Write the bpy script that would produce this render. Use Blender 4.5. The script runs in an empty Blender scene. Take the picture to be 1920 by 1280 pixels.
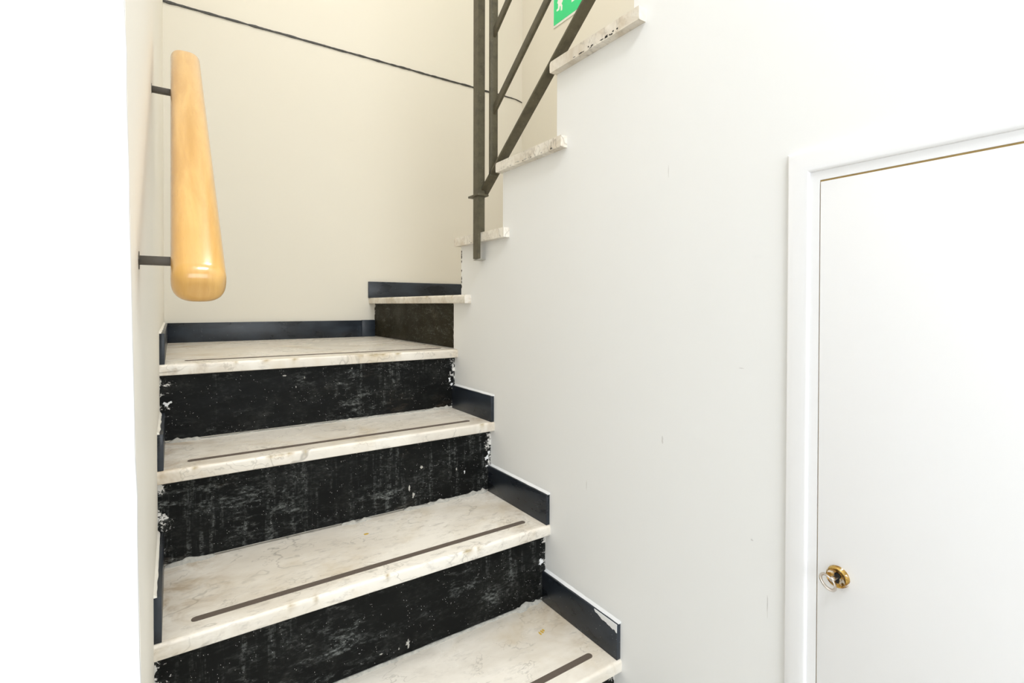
import bpy, bmesh, math, random
from mathutils import Vector, Matrix, noise

# ------------------------------------------------------------------ camera
scene = bpy.context.scene
COL = scene.collection
D = 0.80                                   # camera distance from the right wall
F_PX, YAW, PITCH, ROLL, CY = 944.62, 33.9637, 0.5918, -0.1337, 582.28
cam_data = bpy.data.cameras.new('camera')
cam = bpy.data.objects.new('camera', cam_data)
COL.objects.link(cam)
cam_data.sensor_width = 36.0
cam_data.lens = F_PX / 1920.0 * 36.0
cam_data.shift_y = (CY - 640.0) / 1920.0
cam_data.clip_start = 0.02
_t, _p, _r = map(math.radians, (YAW, PITCH, ROLL))
r0 = Vector((math.cos(_t), -math.sin(_t), 0))
f0 = Vector((math.sin(_t) * math.cos(_p), math.cos(_t) * math.cos(_p), -math.sin(_p)))
u0 = Vector((math.sin(_t) * math.sin(_p), math.cos(_t) * math.sin(_p), math.cos(_p)))
rr = r0 * math.cos(_r) - u0 * math.sin(_r)
uu = r0 * math.sin(_r) + u0 * math.cos(_r)
M4 = Matrix.Identity(4)
for i in range(3):
    M4[i][0], M4[i][1], M4[i][2] = rr[i], uu[i], -f0[i]
M4[0][3], M4[1][3], M4[2][3] = -D, 0, 0
cam.matrix_world = M4
scene.camera = cam

# ------------------------------------------------------------------ world, lights, exposure
world = bpy.data.worlds.new('world')
scene.world = world
world.use_nodes = True
world.node_tree.nodes['Background'].inputs[0].default_value = (0.95, 0.97, 1.0, 1)
world.node_tree.nodes['Background'].inputs[1].default_value = 1.0
scene.view_settings.view_transform = 'Standard'
scene.view_settings.look = 'None'
scene.view_settings.gamma = 1.0
scene.view_settings.use_curve_mapping = False
scene.view_settings.exposure = 0.37
scene.cycles.use_denoising = True
scene.cycles.use_adaptive_sampling = True
scene.cycles.adaptive_threshold = 0.10
scene.cycles.max_bounces = 6
scene.cycles.diffuse_bounces = 5
scene.cycles.glossy_bounces = 3


def area_light(name, loc, rot, sx, sy, power, color):
    l = bpy.data.lights.new(name, 'AREA')
    l.shape = 'RECTANGLE'
    l.size, l.size_y, l.energy, l.color = sx, sy, power, color
    o = bpy.data.objects.new(name, l)
    o.location, o.rotation_euler = loc, rot
    COL.objects.link(o)
    return o


# daylight of the entrance window behind the camera
area_light('window_daylight', (-1.00, -2.55, 0.35), (math.radians(90), 0, 0), 1.9, 1.7, 34, (0.90, 0.96, 1.0))
# added overhead fill in the unseen hall, brightens left wall and treads
area_light('hall_fill_light', (-0.55, -0.45, 1.80), (0, 0, 0), 0.45, 0.45, 20, (0.95, 0.975, 1.0))
# warm ceiling lamp over the stair landing
area_light('landing_ceiling_lamp', (-0.18, 0.98, 2.80), (0, 0, 0), 0.5, 0.8, 20.5, (1.0, 0.955, 0.885))

# ------------------------------------------------------------------ measures
XL = -0.828          # left wall face
YB = 2.3752          # back wall face
XR = 0.866           # far wall of the upper flight
TH = 0.0274          # tread thickness
SK = 0.0775          # skirting height
Z = {1: -0.7629, 2: -0.5612, 3: -0.3493, 4: -0.1491, 5: 0.0345, 6: 0.2227, 7: 0.4129, 8: 0.6044, 9: 0.795, 10: 0.986, 11: 1.177}
YN = {0: 0.505, 1: 0.7611, 2: 1.0087, 3: 1.2792, 4: 1.5154, 6: 1.5033, 7: 1.2456, 8: 0.9935}
ZF = -1.165          # hall floor
ZC = 1.85            # hall ceiling
ZT = 2.95            # stairwell ceiling
YF = 0.53            # front edge of the left wall

# ------------------------------------------------------------------ material helpers


class NT:
    def __init__(self, name):
        self.m = bpy.data.materials.new(name)
        self.m.use_nodes = True
        self.t = self.m.node_tree
        self.b = self.t.nodes['Principled BSDF']
        self.pos = self.t.nodes.new('ShaderNodeNewGeometry').outputs['Position']

    def link(self, a, b):
        self.t.links.new(a, b)

    def val(self, sock, v):
        if isinstance(v, (int, float)):
            sock.default_value = v
        elif isinstance(v, tuple):
            sock.default_value = v if len(v) != 3 or sock.type == 'VECTOR' else (*v, 1)
        else:
            self.link(v, sock)

    def mapping(self, scale=(1, 1, 1), rot=(0, 0, 0), vec=None):
        n = self.t.nodes.new('ShaderNodeMapping')
        self.link(vec or self.pos, n.inputs[0])
        n.inputs['Scale'].default_value = scale
        n.inputs['Rotation'].default_value = rot
        return n.outputs[0]

    def noise(self, scale, detail=4, rough=0.5, dist=0.0, vec=None):
        n = self.t.nodes.new('ShaderNodeTexNoise')
        self.link(vec or self.pos, n.inputs['Vector'])
        n.inputs['Scale'].default_value = scale
        n.inputs['Detail'].default_value = detail
        n.inputs['Roughness'].default_value = rough
        n.inputs['Distortion'].default_value = dist
        return n.outputs[0]

    def voronoi(self, scale, feature='F1', vec=None, rnd=1.0):
        n = self.t.nodes.new('ShaderNodeTexVoronoi')
        n.feature = feature
        self.link(vec or self.pos, n.inputs['Vector'])
        n.inputs['Scale'].default_value = scale
        n.inputs['Randomness'].default_value = rnd
        return n.outputs['Distance']

    def math(self, op, a, b=0.0, c=0.0):
        n = self.t.nodes.new('ShaderNodeMath')
        n.operation = op
        self.val(n.inputs[0], a)
        self.val(n.inputs[1], b)
        self.val(n.inputs[2], c)
        return n.outputs[0]

    def step(self, x, lo, hi, a=0.0, b=1.0):
        n = self.t.nodes.new('ShaderNodeMapRange')
        n.interpolation_type = 'SMOOTHSTEP'
        self.val(n.inputs[0], x)
        for k, v in enumerate((lo, hi, a, b)):
            n.inputs[k + 1].default_value = v
        return n.outputs[0]

    def mix(self, f, a, b):
        n = self.t.nodes.new('ShaderNodeMix')
        n.data_type = 'RGBA'
        self.val(n.inputs[0], f)
        self.val(n.inputs[6], a)
        self.val(n.inputs[7], b)
        return n.outputs[2]

    def mul(self, *a):
        x = a[0]
        for y in a[1:]:
            x = self.math('MULTIPLY', x, y)
        return x

    def xyz(self):
        n = self.t.nodes.new('ShaderNodeSeparateXYZ')
        self.link(self.pos, n.inputs[0])
        return n.outputs

    def attr(self, name):
        n = self.t.nodes.new('ShaderNodeAttribute')
        n.attribute_name = name
        return n.outputs['Fac']

    def bump(self, h, strength=0.3, dist=0.002):
        n = self.t.nodes.new('ShaderNodeBump')
        n.inputs['Strength'].default_value = strength
        n.inputs['Distance'].default_value = dist
        self.link(h, n.inputs['Height'])
        self.link(n.outputs[0], self.b.inputs['Normal'])

    def out(self, col, rough=0.5, **kw):
        self.val(self.b.inputs['Base Color'], col)
        self.val(self.b.inputs['Roughness'], rough)
        for k, v in kw.items():
            self.val(self.b.inputs[k.replace('_', ' ')], v)
        return self.m


def m_plaster(name, col, smudge=0.03, warm=(0.80, 0.75, 0.68)):
    n = NT(name)
    f = n.step(n.noise(1.6, 2, 0.55), 0.45, 0.75, 0, smudge * 2)
    c = n.mix(f, col, tuple(x * y / 0.80 for x, y in zip(col, warm)))
    g = n.step(n.noise(7, 4, 0.7, 0.0, n.mapping((1, 1, 2.5))), 0.66, 0.80, 0, smudge * 2.5)
    c = n.mix(g, c, (0.45, 0.43, 0.40))
    return n.out(c, 0.6, Specular_IOR_Level=0.25)


def m_marble(name, tint=(1, 1, 1)):
    n = NT(name)
    x, y, z = n.xyz()
    big = n.noise(4.0, 5, 0.6, 0.4, n.mapping((0.7, 1.3, 1), (0, 0, 0.5)))
    c = n.mix(n.step(big, 0.38, 0.68), tuple(a * t for a, t in zip((0.83, 0.79, 0.715), tint)),
              tuple(a * t for a, t in zip((0.66, 0.61, 0.53), tint)))
    # fine grey flecks running with the bed of the stone
    fl = n.noise(48, 4, 0.75, 0.3, n.mapping((0.5, 1.3, 1.0), (0, 0, 0.5)))
    fl = n.mul(n.step(fl, 0.50, 0.72, 0, 0.62), n.step(n.noise(6, 2), 0.40, 0.62, 0.15, 1))
    c = n.mix(fl, c, (0.40, 0.37, 0.33))
    # veins
    for sc, w, k, rz in ((3.4, 0.010, 0.50, 0.4), (8.0, 0.012, 0.36, -0.7)):
        v = n.noise(sc, 4, 0.62, 0.25, n.mapping((1, 1.5, 1), (0.3, 0.2, rz)))
        v = n.math('ABSOLUTE', n.math('SUBTRACT', v, 0.5))
        v = n.step(v, 0.0, w, k, 0.0)
        v = n.mul(v, n.step(n.noise(sc * 1.1, 2), 0.44, 0.60))
        c = n.mix(v, c, (0.22, 0.20, 0.17))
    # yellow-brown stains and grime towards the walls
    st = n.step(n.noise(4.5, 4, 0.65, 0.6), 0.48, 0.76, 0, 0.6)
    c = n.mix(st, c, (0.55, 0.45, 0.30))
    near = n.math('MAXIMUM', n.step(x, XL, XL + 0.20, 1.0, 0.0), n.step(x, -0.14, 0.0, 0, 0.6))
    gr = n.mul(near, n.step(n.noise(11, 4, 0.7, 0.8), 0.42, 0.72, 0.0, 0.75))
    c = n.mix(gr, c, (0.36, 0.25, 0.13))
    sp = n.step(n.voronoi(38), 0.03, 0.055, 0.6, 0.0)
    sp = n.mul(sp, n.step(n.noise(7, 2), 0.5, 0.6))
    c = n.mix(sp, c, (0.32, 0.22, 0.10))
    # worn chips along the nosing
    c = n.mix(n.mul(n.attr('chip'), n.step(n.noise(60, 5, 0.7), 0.3, 0.6, 0.45, 1.0)), c, (0.40, 0.32, 0.19))
    return n.out(c, n.step(big, 0.3, 0.7, 0.22, 0.36), Specular_IOR_Level=0.45)


def m_riser(name, axis, lo, hi, tint=(1, 1, 1)):
    """black painted slate, scuffed and spattered with white paint towards its ends"""
    n = NT(name)
    x, y, z = n.xyz()
    u = x if axis == 'x' else y
    base = n.mix(n.noise(6, 4), tuple(a * t for a, t in zip((0.002, 0.0023, 0.0023), tint)), tuple(a * t for a, t in zip((0.008, 0.0085, 0.008), tint)))
    sc = (1, 1, 1)
    grain = n.noise(150, 3, 0.8, 0.0, n.mapping((0.6, 0.6, 1.2), (0, 0.3, 0)))
    streak = n.noise(26, 5, 0.8, 0.3, n.mapping((0.5, 0.5, 1.7), (0, 0.42, 0)))
    patch = n.noise(4.2, 3, 0.6, 0.6)
    a = n.mul(n.step(streak, 0.47, 0.72), n.step(patch, 0.46, 0.68, 0.08, 1.0), n.step(grain, 0.38, 0.66))
    c = n.mix(n.mul(a, 0.66), base, (0.36, 0.38, 0.36))
    haze = n.mul(n.step(n.noise(9, 4, 0.7), 0.46, 0.72), n.step(grain, 0.40, 0.70, 0.2, 1.0))
    c = n.mix(n.mul(haze, 0.07), c, (0.34, 0.34, 0.31))
    drip = n.noise(26, 4, 0.75, 0.05, n.mapping((1.6, 1.6, 0.14)))
    dm = n.mul(n.step(drip, 0.50, 0.70), n.step(n.noise(2.6, 2), 0.44, 0.60), n.step(grain, 0.42, 0.62))
    c = n.mix(n.mul(dm, 0.28), c, (0.36, 0.38, 0.36))
    brown = n.step(n.noise(5.5, 4), 0.58, 0.75, 0, 0.5)
    c = n.mix(n.mul(brown, n.step(streak, 0.45, 0.7)), c, (0.12, 0.085, 0.055))
    # small paint specks
    for s, r, t in ((120, 0.07, 0.57), (230, 0.12, 0.52)):
        v = n.step(n.voronoi(s, vec=n.mapping((1, 1, 0.7))), r * 0.7, r, 1.0, 0.0)
        v = n.mul(v, n.step(n.noise(s * 0.21, 2), t, t + 0.06))
        c = n.mix(v, c, (0.72, 0.72, 0.68))
    # wall paint slopped over both ends
    rag = n.noise(48, 5, 0.8)
    e1 = n.math('SUBTRACT', u, lo)
    e2 = n.math('SUBTRACT', hi, u)
    for e, wd in ((e1, 0.030), (e2, 0.030)):
        k = n.math('SUBTRACT', n.mul(n.math('SUBTRACT', rag, 0.50), wd * 5.0), e)
        c = n.mix(n.step(k, -0.004, 0.004, 0, 0.9), c, (0.78, 0.76, 0.72))
    n.bump(streak, 0.3, 0.0010)
    return n.out(c, n.step(patch, 0.3, 0.7, 0.35, 0.6), Specular_IOR_Level=0.10)


def m_slate():
    n = NT('slate_skirting')
    a = n.noise(7, 6, 0.6, 0.3, n.mapping((1, 0.5, 2)))
    c = n.mix(n.step(a, 0.35, 0.7), (0.011, 0.014, 0.019), (0.028, 0.036, 0.049))
    sp = n.mul(n.step(n.voronoi(120), 0.07, 0.10, 1, 0), n.step(n.noise(20, 2), 0.52, 0.6))
    c = n.mix(n.mul(sp, 0.6), c, (0.5, 0.5, 0.48))
    return n.out(c, n.step(a, 0.3, 0.7, 0.24, 0.40), Specular_IOR_Level=0.42)


def m_wood():
    n = NT('varnished_beech')
    v = n.mapping((60, 6, 6), (math.radians(-37.8), 0, 0))
    g = n.noise(1.0, 6, 0.6, 0.4, v)
    c = n.mix(n.step(g, 0.3, 0.7), (0.50, 0.265, 0.055), (0.62, 0.36, 0.10))
    p = n.noise(7, 4, 0.5)
    c = n.mix(n.step(p, 0.45, 0.75, 0, 0.45), c, (0.50, 0.255, 0.045))
    fl = n.step(n.noise(1.0, 2, 0.5, 0, n.mapping((900, 60, 60), (math.radians(-37.8), 0, 0))), 0.6, 0.75, 0, 0.22)
    c = n.mix(fl, c, (0.36, 0.17, 0.03))
    return n.out(c, 0.32, Coat_Weight=0.7, Coat_Roughness=0.13)


def m_iron(name, col, rough=0.45):
    n = NT(name)
    a = n.noise(45, 6, 0.7)
    c = n.mix(n.step(a, 0.4, 0.7), col, tuple(x * 0.62 for x in col))
    sp = n.mul(n.step(n.voronoi(260), 0.10, 0.16, 1, 0), n.step(n.noise(40, 2), 0.60, 0.66))
    c = n.mix(n.mul(sp, 0.7), c, (0.62, 0.60, 0.52))
    n.bump(n.noise(160, 3), 0.25, 0.0008)
    return n.out(c, rough, Specular_IOR_Level=0.5)


def m_plain(name, col, rough=0.5, var=0.85, scale=30, **kw):
    n = NT(name)
    c = n.mix(n.noise(scale, 5, 0.6), col, tuple(x * var for x in col))
    return n.out(c, rough, **kw)


WHITE = m_plaster('white_wall_paint', (0.835, 0.84, 0.835), 0.025)
WHITE_F = m_plaster('white_front_wall_paint', (0.84, 0.845, 0.85), 0.015)
WALL_WARM = m_plaster('warm_lit_wall', (0.705, 0.675, 0.595), 0.03)  # warm lamp light on white walls, put into the base colour
WALL_WARM_LIT = m_plaster('warm_lit_wall_brightened', (0.88, 0.85, 0.775), 0.03)  # lighter copy of the wall tint, brightens the dim left wall
MARBLE = m_marble('veined_marble')
RISER = m_riser('black_riser_paint', 'x', XL, 0.0)
RISER5 = m_riser('black_riser_paint_landing', 'y', 1.545, YB, (4.0, 3.1, 1.5))
SLATE = m_slate()
WOOD = m_wood()
IRON = m_iron('olive_iron_paint', (0.092, 0.080, 0.047))
BRACKET = m_iron('dark_bracket_iron', (0.050, 0.040, 0.026), 0.5)
STRIP = m_plain('grit_strip', (0.135, 0.105, 0.082), 0.85, 0.55, 420)
MORTAR = m_plain('mortar', (0.62, 0.60, 0.54), 0.9, 0.35, 140)
PAINT = m_plain('white_paint_smear', (0.80, 0.81, 0.82), 0.5, 0.92, 40)
CHIPM = m_plain('dark_paint_chip', (0.035, 0.032, 0.026), 0.8, 0.4, 200)
DOORW = m_plaster('white_door_enamel', (0.85, 0.855, 0.87), 0.012)
RAW = m_plain('raw_wood_rebate', (0.50, 0.34, 0.12), 0.7, 0.6, 60)
BRASS = None
STEEL = m_plain('nickel_key', (0.66, 0.60, 0.54), 0.28, 0.85, 200, Metallic=1.0)
BLACK = m_plain('lock_black', (0.006, 0.006, 0.008), 0.6)
GREEN = m_plain('sign_green', (0.03, 0.66, 0.24), 0.3, 0.97, 10)
SIGNW = m_plain('sign_white', (0.86, 0.86, 0.83), 0.3, 0.98, 10)
LINEM = m_iron('dark_metal_strip', (0.040, 0.038, 0.034), 0.5)
FLOORM = m_marble('hall_floor_marble', (0.9, 0.9, 0.9))
YELLOW = m_plain('yellow_paint_spot', (0.62, 0.40, 0.05), 0.5)


def m_brass():
    n = NT('worn_brass')
    a = n.noise(160, 5, 0.7)
    c = n.mix(n.step(a, 0.4, 0.65), (0.66, 0.44, 0.13), (0.26, 0.11, 0.02))
    w = n.step(n.noise(90, 3, 0.6), 0.55, 0.63)
    c = n.mix(n.mul(w, 0.8), c, (0.82, 0.80, 0.76))
    return n.out(c, 0.28, Metallic=n.step(w, 0.0, 1.0, 1.0, 0.1))


BRASS = m_brass()

# ------------------------------------------------------------------ mesh helpers


def world_loc(o):
    v = Vector((0, 0, 0))
    while o is not None:
        v += o.location
        o = o.parent
    return v


def link_mesh(name, me, mat, parent=None, sharp=35):
    if mat is not None:
        me.materials.append(mat)
    if sharp is not None:
        for p in me.polygons:
            p.use_smooth = True
        me.set_sharp_from_angle(angle=math.radians(sharp))
    o = bpy.data.objects.new(name, me)
    COL.objects.link(o)
    if parent is not None:
        off = world_loc(parent)
        me.transform(Matrix.Translation(-off))
        o.parent = parent
    return o


def from_pydata(name, verts, faces, mat, parent=None, sharp=35, fix=True):
    me = bpy.data.meshes.new(name)
    me.from_pydata([tuple(v) for v in verts], [], faces)
    if fix:
        bm = bmesh.new()
        bm.from_mesh(me)
        bmesh.ops.recalc_face_normals(bm, faces=bm.faces)
        bm.to_mesh(me)
        bm.free()
    return link_mesh(name, me, mat, parent, sharp)


def from_bm(name, bm, mat, parent=None, sharp=35):
    bmesh.ops.recalc_face_normals(bm, faces=bm.faces)
    me = bpy.data.meshes.new(name)
    bm.to_mesh(me)
    bm.free()
    return link_mesh(name, me, mat, parent, sharp)


def bm_box(bm, x0, x1, y0, y1, z0, z1):
    vs = [bm.verts.new((x, y, z)) for x in (x0, x1) for y in (y0, y1) for z in (z0, z1)]
    for f in ((0, 1, 3, 2), (4, 6, 7, 5), (0, 4, 5, 1), (2, 3, 7, 6), (0, 2, 6, 4), (1, 5, 7, 3)):
        bm.faces.new([vs[i] for i in f])
    return vs


def box(name, x0, x1, y0, y1, z0, z1, mat, parent=None, bevel=0.0):
    bm = bmesh.new()
    bm_box(bm, x0, x1, y0, y1, z0, z1)
    if bevel:
        bmesh.ops.bevel(bm, geom=list(bm.edges), offset=bevel, segments=2, profile=0.5, affect='EDGES')
    return from_bm(name, bm, mat, parent)


def prism(name, poly, axis, a, b, mat, parent=None, bevel=0.0, sharp=35):
    """poly in the two other axes, extruded along `axis` from a to b"""
    bm = bmesh.new()

    def mk(p, w):
        q = list(p)
        q.insert(axis, w)
        return bm.verts.new(q)
    A = [mk(p, a) for p in poly]
    B = [mk(p, b) for p in poly]
    bm.faces.new(A)
    bm.faces.new(B[::-1])
    n = len(poly)
    for i in range(n):
        bm.faces.new((A[i], B[i], B[(i + 1) % n], A[(i + 1) % n]))
    if bevel:
        bmesh.ops.bevel(bm, geom=list(bm.edges), offset=bevel, segments=2, profile=0.5, affect='EDGES')
    return from_bm(name, bm, mat, parent, sharp)


def empty(name, loc):
    o = bpy.data.objects.new(name, None)
    o.location = loc
    o.empty_display_size = 0.05
    COL.objects.link(o)
    return o


def tag(o, label=None, category=None, group=None, kind=None):
    if label:
        o['label'] = label
    if category:
        o['category'] = category
    if group:
        o['group'] = group
    if kind:
        o['kind'] = kind
    return o


def struct(o, label, category):
    return tag(o, label, category, None, 'structure')


# ------------------------------------------------------------------ the setting
struct(box('floor', -3.0, 0.0, -2.6, 1.55, ZF - 0.05, ZF, FLOORM), 'pale marble floor of the entrance hall below the stairs', 'floor')
floor = bpy.data.objects['floor']
bm = bmesh.new()
bm_box(bm, XL, 0.0, YN[0], YN[1] + 0.02, ZF, -0.964)
from_bm('entry_step', bm, MARBLE, floor)

# right wall: the white flank of the upper flight, stepped at its top
zt = lambda k: Z[k] - TH
poly = [(-2.6, ZF), (1.545, ZF), (1.545, zt(5)), (1.491, zt(5)), (1.491, zt(6)), (1.236, zt(6)), (1.236, zt(7)),
        (0.988, zt(7)), (0.988, zt(8)), (0.735, zt(8)), (0.735, Z[9]), (0.48, Z[9]), (0.48, Z[10]), (0.23, Z[10]),
        (0.23, Z[11]), (-0.02, Z[11]), (-0.02, 1.37), (-0.27, 1.37), (-0.27, ZT), (-2.6, ZT)]
wall_right = struct(prism('wall_right', poly, 0, 0.0, XR, WHITE, None, 0.0),
                    'white plastered wall on the right, stepped along the upper flight', 'wall')

# black paint flaked off the free edge of the wall
rnd = random.Random(4)


def flake(name, face_axis, at, cu, cv, ru, rv, mat, parent, seed, th=0.0006, n=14, rough=0.45):
    r = random.Random(seed)
    pts = []
    for i in range(n):
        a = 2 * math.pi * i / n
        k = 1 - rough * r.random()
        pts.append((cu + ru * k * math.cos(a), cv + rv * k * math.sin(a)))
    return prism(name, pts, face_axis, at, at - th, mat, parent, 0.0, None)


zc = 0.178
while zc > 0.055:
    h = rnd.uniform(0.004, 0.016)
    if rnd.random() < 0.75:
        flake('paint_chip', 0, 0.0002, 1.489, zc, 0.0028, h / 2 + 0.002, CHIPM, wall_right, rnd.random())
    zc -= h + rnd.uniform(0.0, 0.006)
flake('plaster_crumb', 0, 0.0002, 1.350, 0.1405, 0.020, 0.0030, MORTAR, wall_right, 5, 0.026)

# faint scuffs on the white wall
SCUFF = m_plain('grey_scuff', (0.69, 0.68, 0.67), 0.6, 0.9, 80)
for q, (y, z, a, b) in enumerate(((0.6557, -0.2648, 0.003, 0.011), (0.6445, 0.2620, 0.0012, 0.014), (0.4695, -0.3900, 0.0035, 0.002),
                                  (0.4424, -0.4866, 0.001, 0.026), (0.8740, -0.4200, 0.0012, 0.014), (0.4907, -0.1054, 0.006, 0.0015))):
    flake('scuff_mark', 0, 0.0001, y, z, a, b, SCUFF, wall_right, q, 0.0003, 12, 0.6)

# left wall (warm-tinted) and the white wall that meets it at the front corner (slightly out of plumb)
def xe(z):
    return -0.8318 + (0.25 - z) * 0.0145


zs = [ZF, -0.6, -0.31, 0.0, 0.25, 0.8, ZT]
v, f = [], []
for z in zs:
    v += [(xe(z), YF, z), (XL, YF + 0.30, z), (XL, YB + 0.1, z), (-1.0, YB + 0.1, z), (-1.0, YF, z)]
for i in range(len(zs) - 1):
    for k in range(5):
        a, b = i * 5 + k, i * 5 + (k + 1) % 5
        f.append((a, b, b + 5, a + 5))
f += [tuple(range(5)), tuple(range(len(v) - 5, len(v)))]
struct(from_pydata('wall_left', v, f, WALL_WARM_LIT, None, 20), 'warm-toned wall on the left side carrying the wooden handrail', 'wall')
v, f = [], []
N = 90
for i in range(N + 1):
    z = ZF + (ZC - ZF) * i / N
    e = xe(z) + 0.0012 * noise.noise((0, 0, z * 22)) + 0.0006 * noise.noise((0, 3, z * 70))
    v += [(e, YF - 0.012, z), (e - 0.004, YF - 0.0165, z), (-3.0, YF - 0.0165, z), (-3.0, YF + 0.08, z), (-1.0, YF + 0.08, z), (-1.0, YF, z), (e, YF, z)]
for i in range(N):
    for k in range(7):
        a, b = i * 7 + k, i * 7 + (k + 1) % 7
        f.append((a, b, b + 7, a + 7))
f += [tuple(range(7)), tuple(range(len(v) - 7, len(v)))]
struct(from_pydata('wall_front_left', v, f, WHITE_F, None, 40), 'bright white wall at the left edge with a rough plaster corner', 'wall')

struct(box('wall_back', -1.0, XR + 0.1, YB, YB + 0.1, ZF, ZT, WALL_WARM), 'warm-toned wall behind the landing, crossed by a thin dark strip', 'wall')
struct(box('wall_far_right', XR, XR + 0.1, -2.6, YB, zt(5) - 0.05, ZT, WALL_WARM), 'warm-toned side wall of the upper flight carrying the exit sign', 'wall')
struct(box('wall_hall_left', -3.1, -3.0, -2.7, YF + 0.08, ZF, ZC, WHITE_F), 'white left wall of the entrance hall', 'wall')
struct(box('wall_header', -1.0, 0.0, YF - 0.0165, YF + 0.08, ZC, ZT, WHITE_F), 'white wall above the hall ceiling edge', 'wall')
bm = bmesh.new()
bm_box(bm, -3.1, -2.00, -2.7, -2.6, ZF, ZT)
bm_box(bm, -0.02, XR, -2.7, -2.6, ZF, ZT)
bm_box(bm, -2.00, -0.02, -2.7, -2.6, ZF, -0.5)
bm_box(bm, -2.00, -0.02, -2.7, -2.6, 1.2, ZT)
struct(from_bm('wall_hall_back', bm, WHITE_F), 'white wall of the entrance hall with a wide window', 'wall')
bm = bmesh.new()
for a in ((-2.00, -1.94, -0.5, 1.2), (-0.08, -0.02, -0.5, 1.2), (-1.94, -0.08, -0.5, -0.44), (-1.94, -0.08, 1.14, 1.2), (-1.03, -0.97, -0.44, 1.14)):
    bm_box(bm, a[0], a[1], -2.68, -2.62, a[2], a[3])
struct(from_bm('window_1', bm, DOORW), 'wide white framed window behind the viewer', 'window')
struct(box('ceiling', -3.1, 0.0, -2.7, YF + 0.08, ZC, ZC + 0.05, WHITE_F), 'white ceiling of the entrance hall', 'ceiling')
struct(box('ceiling_stairwell', -1.0, XR + 0.1, -0.3, YB + 0.1, ZT, ZT + 0.05, WHITE), 'white ceiling high above the stairwell', 'ceiling')

# thin dark strip running across the back wall
v, f = [], []
N = 220
for i in range(N + 1):
    x = XL + 0.001 + (XR - 0.004 - XL) * i / N
    h = 0.0048 * (0.72 + 0.5 * noise.noise((x * 23, 0, 0)) + 0.3 * noise.noise((x * 70, 2, 0)))
    if i > N - 30:
        h *= 0.45 + 0.5 * (N - i) / 30
    z0 = 1.1705 + 0.0012 * noise.noise((x * 9, 5, 1)) + (0.0 if i < N - 6 else -0.0015 * (i - N + 6))
    y = YB - 0.005 + 0.002 * noise.noise((x * 40, 7, 0))
    v += [(x, y, z0 - h), (x, y, z0 + h), (x, YB + 0.001, z0 + h), (x, YB + 0.001, z0 - h)]
for i in range(N):
    for k in range(4):
        a, b = i * 4 + k, i * 4 + (k + 1) % 4
        f.append((a, b, b + 4, a + 4))
f += [(0, 1, 2, 3), tuple(4 * N + k for k in range(4))]
struct(from_pydata('trim_2', v, f, LINEM, None, 30), 'thin dark ragged strip running level across the warm-toned back wall', 'trim')

# ------------------------------------------------------------------ door in the right wall
# architrave, swept round the opening with mitred corners
Y1, Y0, ZTOP = 0.4131, -0.36, 0.2347       # outer left, outer right, outer top
WD = 0.0350
prof = [(0.0, 0.0), (0.0, 0.0035), (0.0015, 0.0060), (0.004, 0.0075), (0.012, 0.0092), (0.020, 0.0105), (0.027, 0.0108), (0.0315, 0.0100), (0.0340, 0.0082), (0.0350, 0.0055), (0.0350, 0.0)]
v, f = [], []
path = lambda t: [(Y1 - t, ZF), (Y1 - t, ZTOP - t), (Y0 + t, ZTOP - t), (Y0 + t, ZF)]
for k in range(4):
    for t, h in prof:
        y, z = path(t)[k]
        v.append((-h, y, z))
n = len(prof)
for k in range(3):
    for i in range(n - 1):
        f.append((k * n + i, k * n + i + 1, (k + 1) * n + i + 1, (k + 1) * n + i))
f += [tuple(range(n)), tuple(3 * n + i for i in range(n))]
struct(from_pydata('trim_1', v, f, DOORW, None, 28), 'white moulded architrave around the low door', 'trim')

door = struct(empty('door_1', (0, 0.10, ZF)), 'low white flush door under the upper flight', 'door')
JY, JZ = 0.3781, 0.1997                      # inner edge of the architrave
LY, LZ = 0.3640, 0.1835                      # leaf edge
GAP = 0.0022
bm = bmesh.new()
bm_box(bm, -0.0060, 0.0, LY + GAP * 0.6, JY, ZF, JZ)
bm_box(bm, -0.0060, 0.0, Y0 + WD, Y0 + WD + 0.014, ZF, JZ)
bm_box(bm, -0.0060, 0.0, Y0 + WD + 0.014, LY + GAP * 0.6, LZ + GAP * 1.3, JZ)
from_bm('door_frame', bm, DOORW, door)
box('door_leaf', -0.0065, -0.0008, Y0 + WD + 0.016, LY, ZF + 0.006, LZ, DOORW, door, 0.0008)
box('door_rebate', -0.0040, 0.0, Y0 + WD + 0.014, LY + GAP, ZF, LZ + GAP * 1.3, RAW, door)

# lock rose: brass cup let into the leaf
KY, KZ = 0.3357, -0.3892
XD = -0.0065
SEG = 40
prof = [(0.0, -0.0018), (0.0042, -0.0022), (0.0085, -0.0032), (0.0112, -0.0050), (0.0124, -0.0062), (0.0136, -0.0058), (0.0146, -0.0040), (0.0152, -0.0018), (0.0154, 0.0)]
v, f = [(XD + prof[0][1], KY, KZ)], []
for r, h in prof[1:]:
    for i in range(SEG):
        a = 2 * math.pi * i / SEG
        v.append((XD + h, KY + r * math.cos(a), KZ + r * math.sin(a)))
for i in range(SEG):
    f.append((0, 1 + i, 1 + (i + 1) % SEG))
for k in range(len(prof) - 2):
    for i in range(SEG):
        a, b = 1 + k * SEG + i, 1 + k * SEG + (i + 1) % SEG
        f.append((a, b, b + SEG, a + SEG))
rose = from_pydata('lock_rose', v, f, BRASS, door, 40)
rose['label'] = 'worn round brass lock rose'
pts = [(KY + 0.0042 * math.cos(a), KZ + 0.002 + 0.0042 * math.sin(a)) for a in [math.radians(-50 + 280 * i / 16) for i in range(17)]]
pts += [(KY - 0.0022, KZ - 0.0085), (KY + 0.0022, KZ - 0.0085)]
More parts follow.
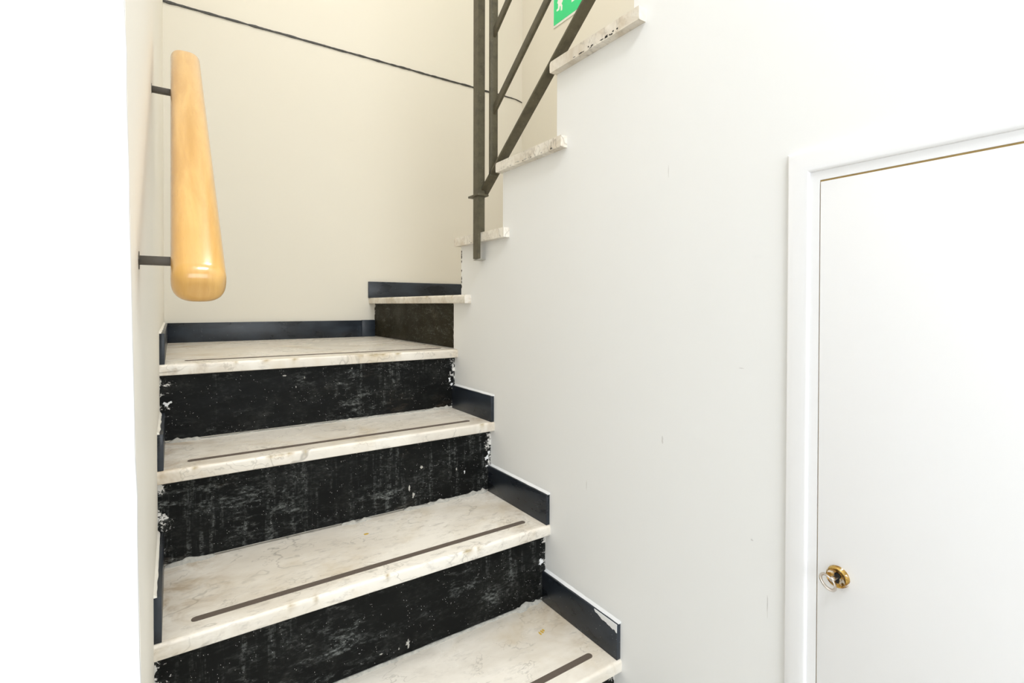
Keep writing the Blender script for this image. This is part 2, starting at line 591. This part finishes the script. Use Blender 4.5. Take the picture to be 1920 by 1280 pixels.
prism('keyhole', pts, 0, XD - 0.0016, XD - 0.0034, BLACK, rose, 0.0, None)

key = tag(empty('door_key', (XD - 0.003, KY, KZ)), 'small nickel key with a ring bow stuck in the brass door lock', 'key')
a45 = math.radians(42)
dv = Vector((0, -math.cos(a45), -math.sin(a45)))      # in-plane direction of the bow across the shaft
nv = Vector((0, math.sin(a45), -math.cos(a45)))       # normal of the bow
kc = Vector((XD, KY + 0.0005, KZ + 0.001))


def lathe_x(name, prof, c, mat, parent, seg=20):
    v, f = [], []
    for x, r in prof:
        for i in range(seg):
            a = 2 * math.pi * i / seg
            v.append((c[0] + x, c[1] + r * math.cos(a), c[2] + r * math.sin(a)))
    for k in range(len(prof) - 1):
        for i in range(seg):
            a, b = k * seg + i, k * seg + (i + 1) % seg
            f.append((a, b, b + seg, a + seg))
    f += [tuple(range(seg)), tuple(range(len(v) - seg, len(v)))]
    return from_pydata(name, v, f, mat, parent, 40)


lathe_x('key_shaft', [(0.006, 0.0030), (-0.012, 0.0030), (-0.0125, 0.0034), (-0.0185, 0.0034), (-0.0200, 0.0022)], kc, STEEL, key)
bc = kc + Vector((-0.0295, 0, 0))
RI, RO, TK = 0.0094, 0.0132, 0.0013
v, f = [], []
for i in range(48):
    a = 2 * math.pi * i / 48
    for r, t in ((RO, -TK * .6), (RO, TK * .6), (RO - .0006, TK), (RI + .0006, TK), (RI, TK * .6), (RI, -TK * .6), (RI + .0006, -TK), (RO - .0006, -TK)):
        v.append(bc + Vector((1, 0, 0)) * (r * math.cos(a)) + dv * (r * math.sin(a)) + nv * t)
for i in range(48):
    for k in range(8):
        a, b = i * 8 + k, i * 8 + (k + 1) % 8
        c, d = ((i + 1) % 48) * 8 + (k + 1) % 8, ((i + 1) % 48) * 8 + k
        f.append((a, b, c, d))
from_pydata('key_bow', v, f, STEEL, key, 50)

# ------------------------------------------------------------------ steps


def tread_mesh(name, origin, u, w, length, depth, th, mat, parent, chips=(), seed=0, depth_end=None, nu=110, amp=0.0009):
    """marble slab; origin = front top corner line start, u along the nosing, w from nosing to back"""
    u, w, o = Vector(u), Vector(w), Vector(origin)
    r = 0.0065
    prof = [(0.0025, -th), (0.0008, -th + 0.0015), (0.0, -th * 0.7), (0.0, -th * 0.45)]
    for k in range(6):
        a = math.pi / 2 * k / 5
        prof.append((r - r * math.cos(a), -r + r * math.sin(a)))
    prof += [(0.02, 0.0), (0.05, 0.0), (None, 0.0), (None, -th)]
    n = len(prof)
    v, f, ch = [], [], []
    for i in range(nu + 1):
        s = length * i / nu
        de = depth if depth_end is None else depth + (depth_end - depth) * i / nu
        wear = amp * noise.noise((s * 7, seed * 3.1, 0)) + 0.4 * amp * noise.noise((s * 40, seed, 2))
        for k, (a, z) in enumerate(prof):
            c = 0.0
            if a is None:
                a = de
            elif a < 0.018:
                edge = max(0.0, 1 - abs(k - 6) / 4.0)
                d = wear
                for cs, cw, cd in chips:
                    q = abs(s - cs) / cw
                    if q < 1:
                        e = (1 - q * q) * edge
                        e *= 0.75 + 0.4 * noise.noise((s * 120, k * 0.9, seed))
                        d += cd * e
                        c = max(c, min(1, 1.5 * e))
                a += d * (0.5 + edge)
                z -= max(0, d) * edge * 0.6
            v.append(o + u * s + w * a + Vector((0, 0, z)))
            ch.append(c)
    for i in range(nu):
        for k in range(n):
            a, b = i * n + k, i * n + (k + 1) % n
            f.append((a, b, b + n, a + n))
    f += [tuple(range(n)), tuple(range(nu * n, nu * n + n))]
    ob = from_pydata(name, v, f, mat, parent, 32)
    at = ob.data.attributes.new('chip', 'FLOAT', 'POINT')
    at.data.foreach_set('value', ch)
    return ob


def mortar_bead(x0, x1, y, z, h, parent, seed, mat=MORTAR, axis='x', sign=-1, spread=1.0):
    """irregular bead of mortar in the joint between riser and tread"""
    n = max(4, int((x1 - x0) / 0.006))
    v, f = [], []
    for i in range(n + 1):
        s = x0 + (x1 - x0) * i / n
        e = min(1, 0.25 + min(i, n - i) * 0.35)
        hh = h * e * (0.75 + 0.7 * noise.noise((s * 55, seed, 0)) + 0.4 * noise.noise((s * 150, seed, 3)))
        dd = spread * h * e * (0.85 + 0.8 * noise.noise((s * 48, seed, 8)) + 0.4 * noise.noise((s * 130, seed, 5)))
        hh, dd = max(hh, 0.001), max(dd, 0.001)
        for a, b in ((0.006, -0.0005), (-dd, -0.0005), (-dd * 0.8, hh * 0.45), (-dd * 0.25, hh), (0.006, hh)):
            v.append((s, y + a, z + b) if axis == 'x' else (y + a, s, z + b))
    m = 5
    for i in range(n):
        for k in range(m):
            a, b = i * m + k, i * m + (k + 1) % m
            f.append((a, b, b + m, a + m))
    f += [tuple(range(m)), tuple(range(n * m, n * m + m))]
    return from_pydata('mortar_bead', v, f, mat, parent, 60)


def strip_mesh(p0, p1, width, z, mat, parent):
    a, b = Vector((*p0, 0)), Vector((*p1, 0))
    d = (b - a).normalized()
    nn = Vector((-d.y, d.x, 0))
    r = width / 2
    pts = []
    for i in range(9):
        t = math.pi / 2 + math.pi * i / 8
        pts.append(a + d * (r + r * math.cos(t)) + nn * (r * math.sin(t)))
    for i in range(9):
        t = -math.pi / 2 + math.pi * i / 8
        pts.append(b - d * r + d * (r * math.cos(t)) + nn * (r * math.sin(t)))
    return prism('anti_slip_strip', [(p.x, p.y) for p in pts], 2, z - 0.0005, z + 0.0011, mat, parent, 0.0, 50)


LOW = 'marble steps of the lower flight'
labels = {
    1: 'nearest marble step at the bottom edge, its brown strip ending beside the white wall',
    2: 'wide veined marble step with black riser, second from the bottom of the picture',
    3: 'marble step with black riser directly below the corner landing',
    4: 'marble corner landing with a chipped stained nosing in front of the back wall',
}
rc = random.Random(11)
chips = {
    1: [(0.50, 0.006, 0.002), (0.69, 0.005, 0.002), (0.30, 0.004, 0.002)],
    2: [(0.214, 0.006, 0.0025), (0.257, 0.006, 0.002), (0.591, 0.016, 0.003), (0.62, 0.008, 0.0025), (0.40, 0.005, 0.0015)],
    3: [(0.068, 0.007, 0.003), (0.218, 0.010, 0.003), (0.235, 0.018, 0.004), (0.258, 0.014, 0.0035), (0.294, 0.005, 0.0015), (0.79, 0.010, 0.003)],
    4: [(0.243, 0.011, 0.004), (0.315, 0.009, 0.003), (0.17, 0.006, 0.002), (0.545, 0.030, 0.0045), (0.575, 0.016, 0.004), (0.50, 0.012, 0.002), (0.621, 0.013, 0.004)],
}
strips = {
    1: ((-0.775, 0.806), (-0.0433, 0.8092)),
    2: ((-0.7750, 1.0560), (-0.0440, 1.0613)),
    3: ((-0.7740, 1.3340), (-0.0560, 1.3331)),
    4: ((-0.7740, 1.5960), (-0.0300, 1.5850)),
}
steps = {}
for k in (1, 2, 3, 4):
    s = empty('stair_step', (-0.41, YN[k], Z[k] - 0.2))
    tag(s, labels[k], 'stair step', LOW)
    steps[k] = s
    back = (YN[k + 1] + 0.034) if k < 4 else YB
    x1 = 0.0 if k < 4 else 0.012
    t = tread_mesh('tread', (XL - 0.002, YN[k], Z[k]), (1, 0, 0), (0, 1, 0), x1 - XL + 0.002, back - YN[k], TH, MARBLE, s, chips[k], k)
    strip_mesh(*strips[k], 0.0150, Z[k], STRIP, t)
    # riser below this tread
    zlow = (Z[k - 1] if k > 1 else -0.964) + 0.006
    ry = YN[k] + 0.022
    bm = bmesh.new()
    nx, nz = 60, 14
    g = [[bm.verts.new((XL + (0 - XL) * i / nx, ry + 0.0012 * noise.noise((i * .25, j * .4, k * 5)), zlow + (Z[k] - TH - zlow) * j / nz)) for j in range(nz + 1)] for i in range(nx + 1)]
    gb = [[bm.verts.new((XL + (0 - XL) * i / nx, ry + 0.012, zlow + (Z[k] - TH - zlow) * j / nz)) for j in (0, nz)] for i in (0, nx)]
    for i in range(nx):
        for j in range(nz):
            bm.faces.new((g[i][j], g[i + 1][j], g[i + 1][j + 1], g[i][j + 1]))
    bm.faces.new([g[i][0] for i in range(nx + 1)] + [gb[1][0], gb[0][0]])
    bm.faces.new([g[i][nz] for i in range(nx + 1)] + [gb[1][1], gb[0][1]])
    bm.faces.new((gb[0][0], gb[0][1], gb[1][1], gb[1][0]))
    bm.faces.new([g[0][j] for j in range(nz + 1)] + [gb[0][1], gb[0][0]])
    bm.faces.new([g[nx][j] for j in range(nz + 1)] + [gb[1][1], gb[1][0]])
    rs = from_bm('riser', bm, RISER, s)
    rs['label'] = 'black scuffed riser spattered with white paint'
    if k == 2:
        mortar_bead(XL + 0.012, -0.010, ry, Z[1], 0.0055, rs, 2.0, spread=0.8)
        mortar_bead(-0.10, -0.012, ry, Z[1], 0.011, rs, 2.6)
    elif k == 3:
        for a, b, h in ((XL + 0.012, -0.723, 0.010), (-0.4458, -0.3678, 0.0085), (-0.2776, -0.012, 0.0085), (-0.06, -0.012, 0.012)):
            mortar_bead(a, b, ry, Z[2], h, rs, 3.0 + a)
    elif k == 4:
        mortar_bead(XL + 0.012, -0.73, ry, Z[3], 0.009, rs, 4.0)
        mortar_bead(-0.73, -0.40, ry, Z[3], 0.0035, rs, 4.3)
        mortar_bead(-0.40, -0.012, ry, Z[3], 0.006, rs, 4.7)
        mortar_bead(-0.09, -0.012, ry, Z[3], 0.010, rs, 4.9)

# larger plaster splashes on the risers
SPL = {2: [(-0.3776, -0.7364, .006, .012), (-0.4372, -0.7367, .004, .002), (-0.3983, -0.7402, .002, .003), (-0.015, -0.66, .008, .012)],
       3: [(-0.2621, -0.5023, .0035, .010), (-0.2512, -0.5238, .006, .008), (-0.2259, -0.45, .005, .006), (-0.1174, -0.4755, .002, .005), (-0.091, -0.4881, .003, .007),
           (-0.014, -0.4597, .010, .009), (-0.008, -0.4453, .006, .007), (-0.0143, -0.4843, .006, .003)],
       4: [(-0.0202, -0.2515, .005, .011), (-0.012, -0.2684, .008, .007), (-0.5381, -0.1995, .007, .003), (-0.4855, -0.2096, .002, .004), (-0.5086, -0.2338, .002, .003),
           (-0.3496, -0.1911, .003, .003), (-0.814, -0.2512, .010, .008), (-0.806, -0.247, .006, .004)]}
for k, L in SPL.items():
    rs = [c for c in steps[k].children if c.name.startswith('riser')][0]
    for q, (x, z, a, b) in enumerate(L):
        flake('plaster_splash', 1, YN[k] + 0.0225, x, z, a, b, PAINT if x > -0.1 or x < -0.8 else MORTAR, rs, k * 31 + q, 0.0022, 15, 0.75)

# yellow paint spots on two treads
flake('paint_spot', 2, Z[2] + 0.0001, -0.4081, 1.2187, 0.007, 0.005, YELLOW, steps[2].children[0], 3, -0.0005)
for dx in (-0.005, 0.002, 0.008):
    flake('paint_spot', 2, Z[1] + 0.0001, -0.0886 + dx, 0.9304 + dx * 0.4, 0.0032, 0.007, YELLOW, steps[1].children[0], dx * 99, -0.0004)

# fifth step: quarter landing turning to the right, its nosing runs along the depth of the stairwell
s5 = tag(empty('stair_step', (0.4, 1.95, Z[4])), 'short raised marble step with dark riser turning right at the back wall', 'stair step')
Y5 = 1.4915
tr5 = tread_mesh('tread', (-0.024, YB, Z[5]), (0, -1, 0), (1, 0, 0), YB - Y5, XR + 0.022, TH, MARBLE, s5,
                 [(0.655, 0.014, 0.0035), (0.86, 0.008, 0.003), (0.30, 0.01, 0.002)], 9, amp=0.0010)
tread_mesh('nosing_end', (-0.024, Y5, Z[5]), (0, -1, 0), (1, 0, 0), 0.067, 0.024, TH, MARBLE, s5, [], 9, nu=10, amp=0.0006)
bm = bmesh.new()
ny, nz = 50, 12
z0, z1 = Z[4] + 0.002, Z[5] - TH


def r5(i, j, back=0.0):
    y = 1.540 + (YB - 1.540) * i / ny
    return (0.004 + 0.0010 * noise.noise((i * .3, j * .5, 55)) + back, y, z0 + (z1 - z0) * j / nz)


g = [[bm.verts.new(r5(i, j)) for j in range(nz + 1)] for i in range(ny + 1)]
gb = [[bm.verts.new(r5(i, j, 0.012)) for j in (0, nz)] for i in (0, ny)]
for i in range(ny):
    for j in range(nz):
        bm.faces.new((g[i][j], g[i][j + 1], g[i + 1][j + 1], g[i + 1][j]))
bm.faces.new([g[i][0] for i in range(ny + 1)] + [gb[1][0], gb[0][0]])
bm.faces.new([g[i][nz] for i in range(ny + 1)] + [gb[1][1], gb[0][1]])
bm.faces.new((gb[0][0], gb[0][1], gb[1][1], gb[1][0]))
bm.faces.new([g[0][j] for j in range(nz + 1)] + [gb[0][1], gb[0][0]])
bm.faces.new([g[ny][j] for j in range(nz + 1)] + [gb[1][1], gb[1][0]])
from_bm('riser', bm, RISER5, s5)

# upper flight: slab ends stand proud of the white wall
ups = {6: ('lowest upper-flight marble tread end behind the foot of the railing post', 1.2024),
       7: ('middle of the three upper-flight marble tread ends on the white wall', 0.9487),
       8: ('highest upper-flight marble tread end with dark grime spots beneath', 0.7037)}
for k, (lab, yb) in ups.items():
    s = tag(empty('stair_step', (0.4, (YN[k] + yb) / 2, Z[k] - TH)), lab, 'stair step', 'marble treads of the upper flight')
    t = tread_mesh('tread', (XR, YN[k], Z[k]), (-1, 0, 0), (0, -1, 0), XR + 0.02, YN[k] - yb, TH, MARBLE, s, [], 20 + k, nu=40, amp=0.002)
    r = random.Random(k * 7)
    for q in range({6: 6, 7: 12, 8: 14}[k]):
        y = yb + 0.02 + (YN[k] - yb - 0.04) * r.random()
        if k == 8:
            y = 0.76 + 0.17 * r.random() ** 1.3
        flake('grime_spot', 0, -0.0199, y, Z[k] - TH + r.uniform(0.002, 0.008), r.uniform(0.002, 0.008), r.uniform(0.0008, 0.0025),
              CHIPM if (k == 8 or q % 3 == 0) else MORTAR, t, r.random(), 0.0006)

# ------------------------------------------------------------------ skirting tiles
TT = 0.011
bl = struct(empty('baseboard_left', (XL, 1.0, Z[2])), 'dark slate skirting tiles stepping up the left wall', 'baseboard')
br = struct(empty('baseboard_right', (0, 1.0, Z[1])), 'dark slate skirting tiles stepping up the right wall', 'baseboard')
bb = struct(empty('baseboard_back', (0, YB, Z[4])), 'dark slate skirting tiles along the back wall of the landing', 'baseboard')
for k in (1, 2, 3):
    o = box('skirting_tile', -TT, 0.0, YN[k] + 0.004, YN[k + 1] + 0.021, Z[k], Z[k] + SK, SLATE, br, 0.0008)
    # pale paint line over the tile
    v, f = [], []
    N = 40
    ya, yb = YN[k] + 0.003, YN[k + 1] + 0.018
    for i in range(N + 1):
        y = ya + (yb - ya) * i / N
        h = 0.0012 * (1 + 0.8 * noise.noise((y * 60, k, 0)))
        wv = TT * (0.55 + 0.3 * noise.noise((y * 25, k, 4)))
        v += [(0, y, Z[k] + SK), (-wv, y, Z[k] + SK), (-wv * 0.8, y, Z[k] + SK + h), (0, y, Z[k] + SK + 0.0035 + h)]
    for i in range(N):
        for q in range(4):
            a, b = i * 4 + q, i * 4 + (q + 1) % 4
            f.append((a, b, b + 4, a + 4))
    f += [(0, 1, 2, 3), tuple(N * 4 + q for q in range(4))]
    from_pydata('paint_line', v, f, PAINT, o, 50)
    if k == 1:
        pts = []
        r = random.Random(2)
        ya, yb = YN[1] + 0.004, 0.835
        for i in range(25):
            y = ya + (yb - ya) * i / 24
            d = 0.013 * (1 - i / 24) ** 0.7 + 0.002 + 0.003 * r.random()
            pts.append((y, Z[1] + SK - d * (1 if i < 24 else 0.1)))
        pts += [(yb, Z[1] + SK + 0.0004), (ya, Z[1] + SK + 0.0004)]
        prism('paint_smear', pts, 0, -TT + 0.0002, -TT - 0.0008, PAINT, o, 0.0, None)
for k in (1, 2, 3, 4):
    yb = YN[k + 1] + 0.021 if k < 4 else YB - TT
    o = box('skirting_tile', XL, XL + TT, YN[k] + 0.005, yb, Z[k], Z[k] + SK, SLATE, bl, 0.0008)
    v, f = [], []
    N = 40
    for i in range(N + 1):
        y = YN[k] + 0.004 + (yb - YN[k] - 0.006) * i / N
        h = 0.003 * (1 + 0.6 * noise.noise((y * 40, k, 9)))
        wv = TT * (0.40 + 0.25 * noise.noise((y * 25, k, 4)))
        v += [(XL, y, Z[k] + SK), (XL + wv, y, Z[k] + SK), (XL + wv * 0.8, y, Z[k] + SK + h * 0.5), (XL, y, Z[k] + SK + 2 * h)]
    for i in range(N):
        for q in range(4):
            a, b = i * 4 + q, i * 4 + (q + 1) % 4
            f.append((a, b, b + 4, a + 4))
    f += [(0, 1, 2, 3), tuple(N * 4 + q for q in range(4))]
    from_pydata('paint_line', v, f, WALL_WARM_LIT, o, 50)
box('skirting_tile', XL, -0.0605, YB - TT, YB, Z[4], Z[4] + SK, SLATE, bb, 0.0008)
box('skirting_tile', -0.0590, 0.003, YB - TT, YB, Z[4], Z[4] + SK + 0.0015, SLATE, bb, 0.0008)
box('skirting_tile', -0.0280, XR, YB - TT, YB, Z[5], Z[5] + SK, SLATE, bb, 0.0008)

# ------------------------------------------------------------------ wooden handrail on the left wall
hr = tag(empty('wall_handrail', (XL, 0.87, 0.2)), 'varnished honey-coloured wooden handrail fixed to the left warm-toned wall', 'handrail')
ax = Vector((0, 0.7893, 0.6140))
nn = Vector((0, -0.6140, 0.7893))
P0 = Vector((-0.7782, 0.5725, 0.0137))
P1 = Vector((-0.7782, 1.150, 0.0180 + (1.150 - 0.578) * 0.778))
L = (P1 - P0).length
HW, HH = 0.0235, 0.0215


def sect(scale_u, scale_v, m=40):
    out = []
    for i in range(m):
        a = 2 * math.pi * i / m
        c, s = math.cos(a), math.sin(a)
        e = 2.0 / 2.8
        out.append((HW * scale_u * math.copysign(abs(c) ** e, c), HH * scale_v * math.copysign(abs(s) ** e, s)))
    return out


v, f = [], []
rings = []
for i in range(13):
    t = math.pi / 2 * i / 12
    q = math.sin(t)
    rings.append((0.017 * (1 - math.cos(t)), 0.40 + 0.60 * q, 0.34 + 0.66 * q))
rings += [(L * k / 30, 1, 1) for k in range(2, 30)]
for i in range(6):
    t = math.pi / 2 * i / 5
    rings.append((L - 0.008 + 0.008 * math.sin(t), 1 - 0.25 * (1 - math.cos(t)), 1 - 0.28 * (1 - math.cos(t))))
m = 40
for s, a, b in rings:
    for uu_, vv_ in sect(a, b):
        v.append(P0 + ax * s + Vector((uu_, 0, 0)) + nn * vv_)
for i in range(len(rings) - 1):
    for k in range(m):
        a, b = i * m + k, i * m + (k + 1) % m
        f.append((a, b, b + m, a + m))
f += [tuple(range(m)), tuple(range((len(rings) - 1) * m, len(rings) * m))]
from_pydata('rail', v, f, WOOD, hr, 50)
for y, z in ((0.6268, 0.0445), (1.0397, 0.3607)):
    b = box('bracket', XL - 0.004, -0.765, y - 0.0055, y + 0.0055, z - 0.0044, z + 0.0044, BRACKET, hr, 0.0008)
    flake('paint_edge', 0, XL + 0.0006, y, z, 0.009, 0.011, BRACKET, b, y, 0.0006, 12, 0.6)

# ------------------------------------------------------------------ iron railing of the upper flight
rl = tag(empty('iron_railing', (-0.01, 1.34, 0.145)), 'olive-painted iron stair railing with slanted bars beside the upper flight', 'railing')
SL = 0.757
YS = 0.30


def slant(name, x0, x1, ya, za, yb, hperp, mat=IRON, slope=SL, under=True, bev=0.0010):
    """flat bar rising towards -Y; (ya, za) is its lower edge at the start"""
    h = hperp * math.hypot(1, slope)
    zb = za + (ya - yb) * slope
    return prism(name, [(ya, za), (yb, zb), (yb, zb + h), (ya, za + h)], 0, x0, x1, mat, rl, bev)


# newel post with its strap down the wall
bm = bmesh.new()
bm_box(bm, -0.0300, -0.0065, 1.3290, 1.3585, Z[6], 1.30)
bm_box(bm, -0.0300, -0.0212, 1.3290, 1.3585, 0.143, Z[6])
from_bm('post', bm, IRON, rl)
box('post', -0.018, 0.0078, 1.2770, 1.2870, 0.386, 1.30, IRON, rl, 0.0012)
box('collar', -0.0345, 0.004, 1.322, 1.384, 0.3330, 0.3395, IRON, rl, 0.0015)
zl = lambda y: 0.4140 + SL * (1.2456 - y)
slant('bottom_bar', -0.0180, 0.0125, 1.345, zl(1.345), YS, 0.0070)
for y, z in ((1.279, 0.566), (1.281, 0.792), (1.281, 1.018)):
    b = slant('rail_bar', -0.0085, -0.0005, y, z, YS, 0.0225, IRON, 0.770)
    flake('weld', 0, -0.009, y + 0.002, z + 0.02, 0.0035, 0.022, BRACKET, b, z, 0.002, 12, 0.6)
slant('top_rail', -0.0235, 0.0135, 1.37, 1.25, YS, 0.010, IRON, 0.770)

# ------------------------------------------------------------------ exit sign on the far wall
sg = tag(empty('exit_sign', (XR, 1.93, 1.45)), 'green emergency exit sign with a white running figure on the warm-toned wall', 'sign')
SX = 0.860
YA, YZ, ZA, ZB = 2.0845, 1.7500, 1.4508, 1.660
box('backing_plate', SX + 0.001, XR, YZ, YA, ZA, ZB, SIGNW, sg, 0.0008)
box('green_panel', SX - 0.0002, SX + 0.0012, YZ + 0.006, 2.0794, 1.4620, ZB - 0.006, GREEN, sg)
man = [(2.0546, 1.5251), (2.0557, 1.5336), (2.0437, 1.5376), (2.0438, 1.5594), (2.0504, 1.5661), (2.0477, 1.5716), (2.0396, 1.5900), (2.0280, 1.6000),
       (2.0150, 1.5960), (1.9960, 1.5780), (1.9990, 1.5720), (2.0090, 1.5790), (2.0057, 1.5574), (2.0152, 1.5473), (2.0083, 1.5351), (2.0103, 1.5124), (2.022, 1.5140), (2.0221, 1.5385), (2.0275, 1.5418), (2.035, 1.5243)]
prism('running_figure', man, 0, SX - 0.0002, SX - 0.0008, SIGNW, sg, 0.0, None)
hd = [(2.016 + 0.0095 * math.cos(2 * math.pi * i / 20), 1.6125 + 0.0095 * math.sin(2 * math.pi * i / 20)) for i in range(20)]
prism('figure_head', hd, 0, SX - 0.0002, SX - 0.0008, SIGNW, sg, 0.0, None)
prism('door_symbol', [(1.937, 1.5152), (1.868, 1.5152), (1.868, 1.628), (1.937, 1.628)], 0, SX - 0.0002, SX - 0.0008, SIGNW, sg, 0.0, None)
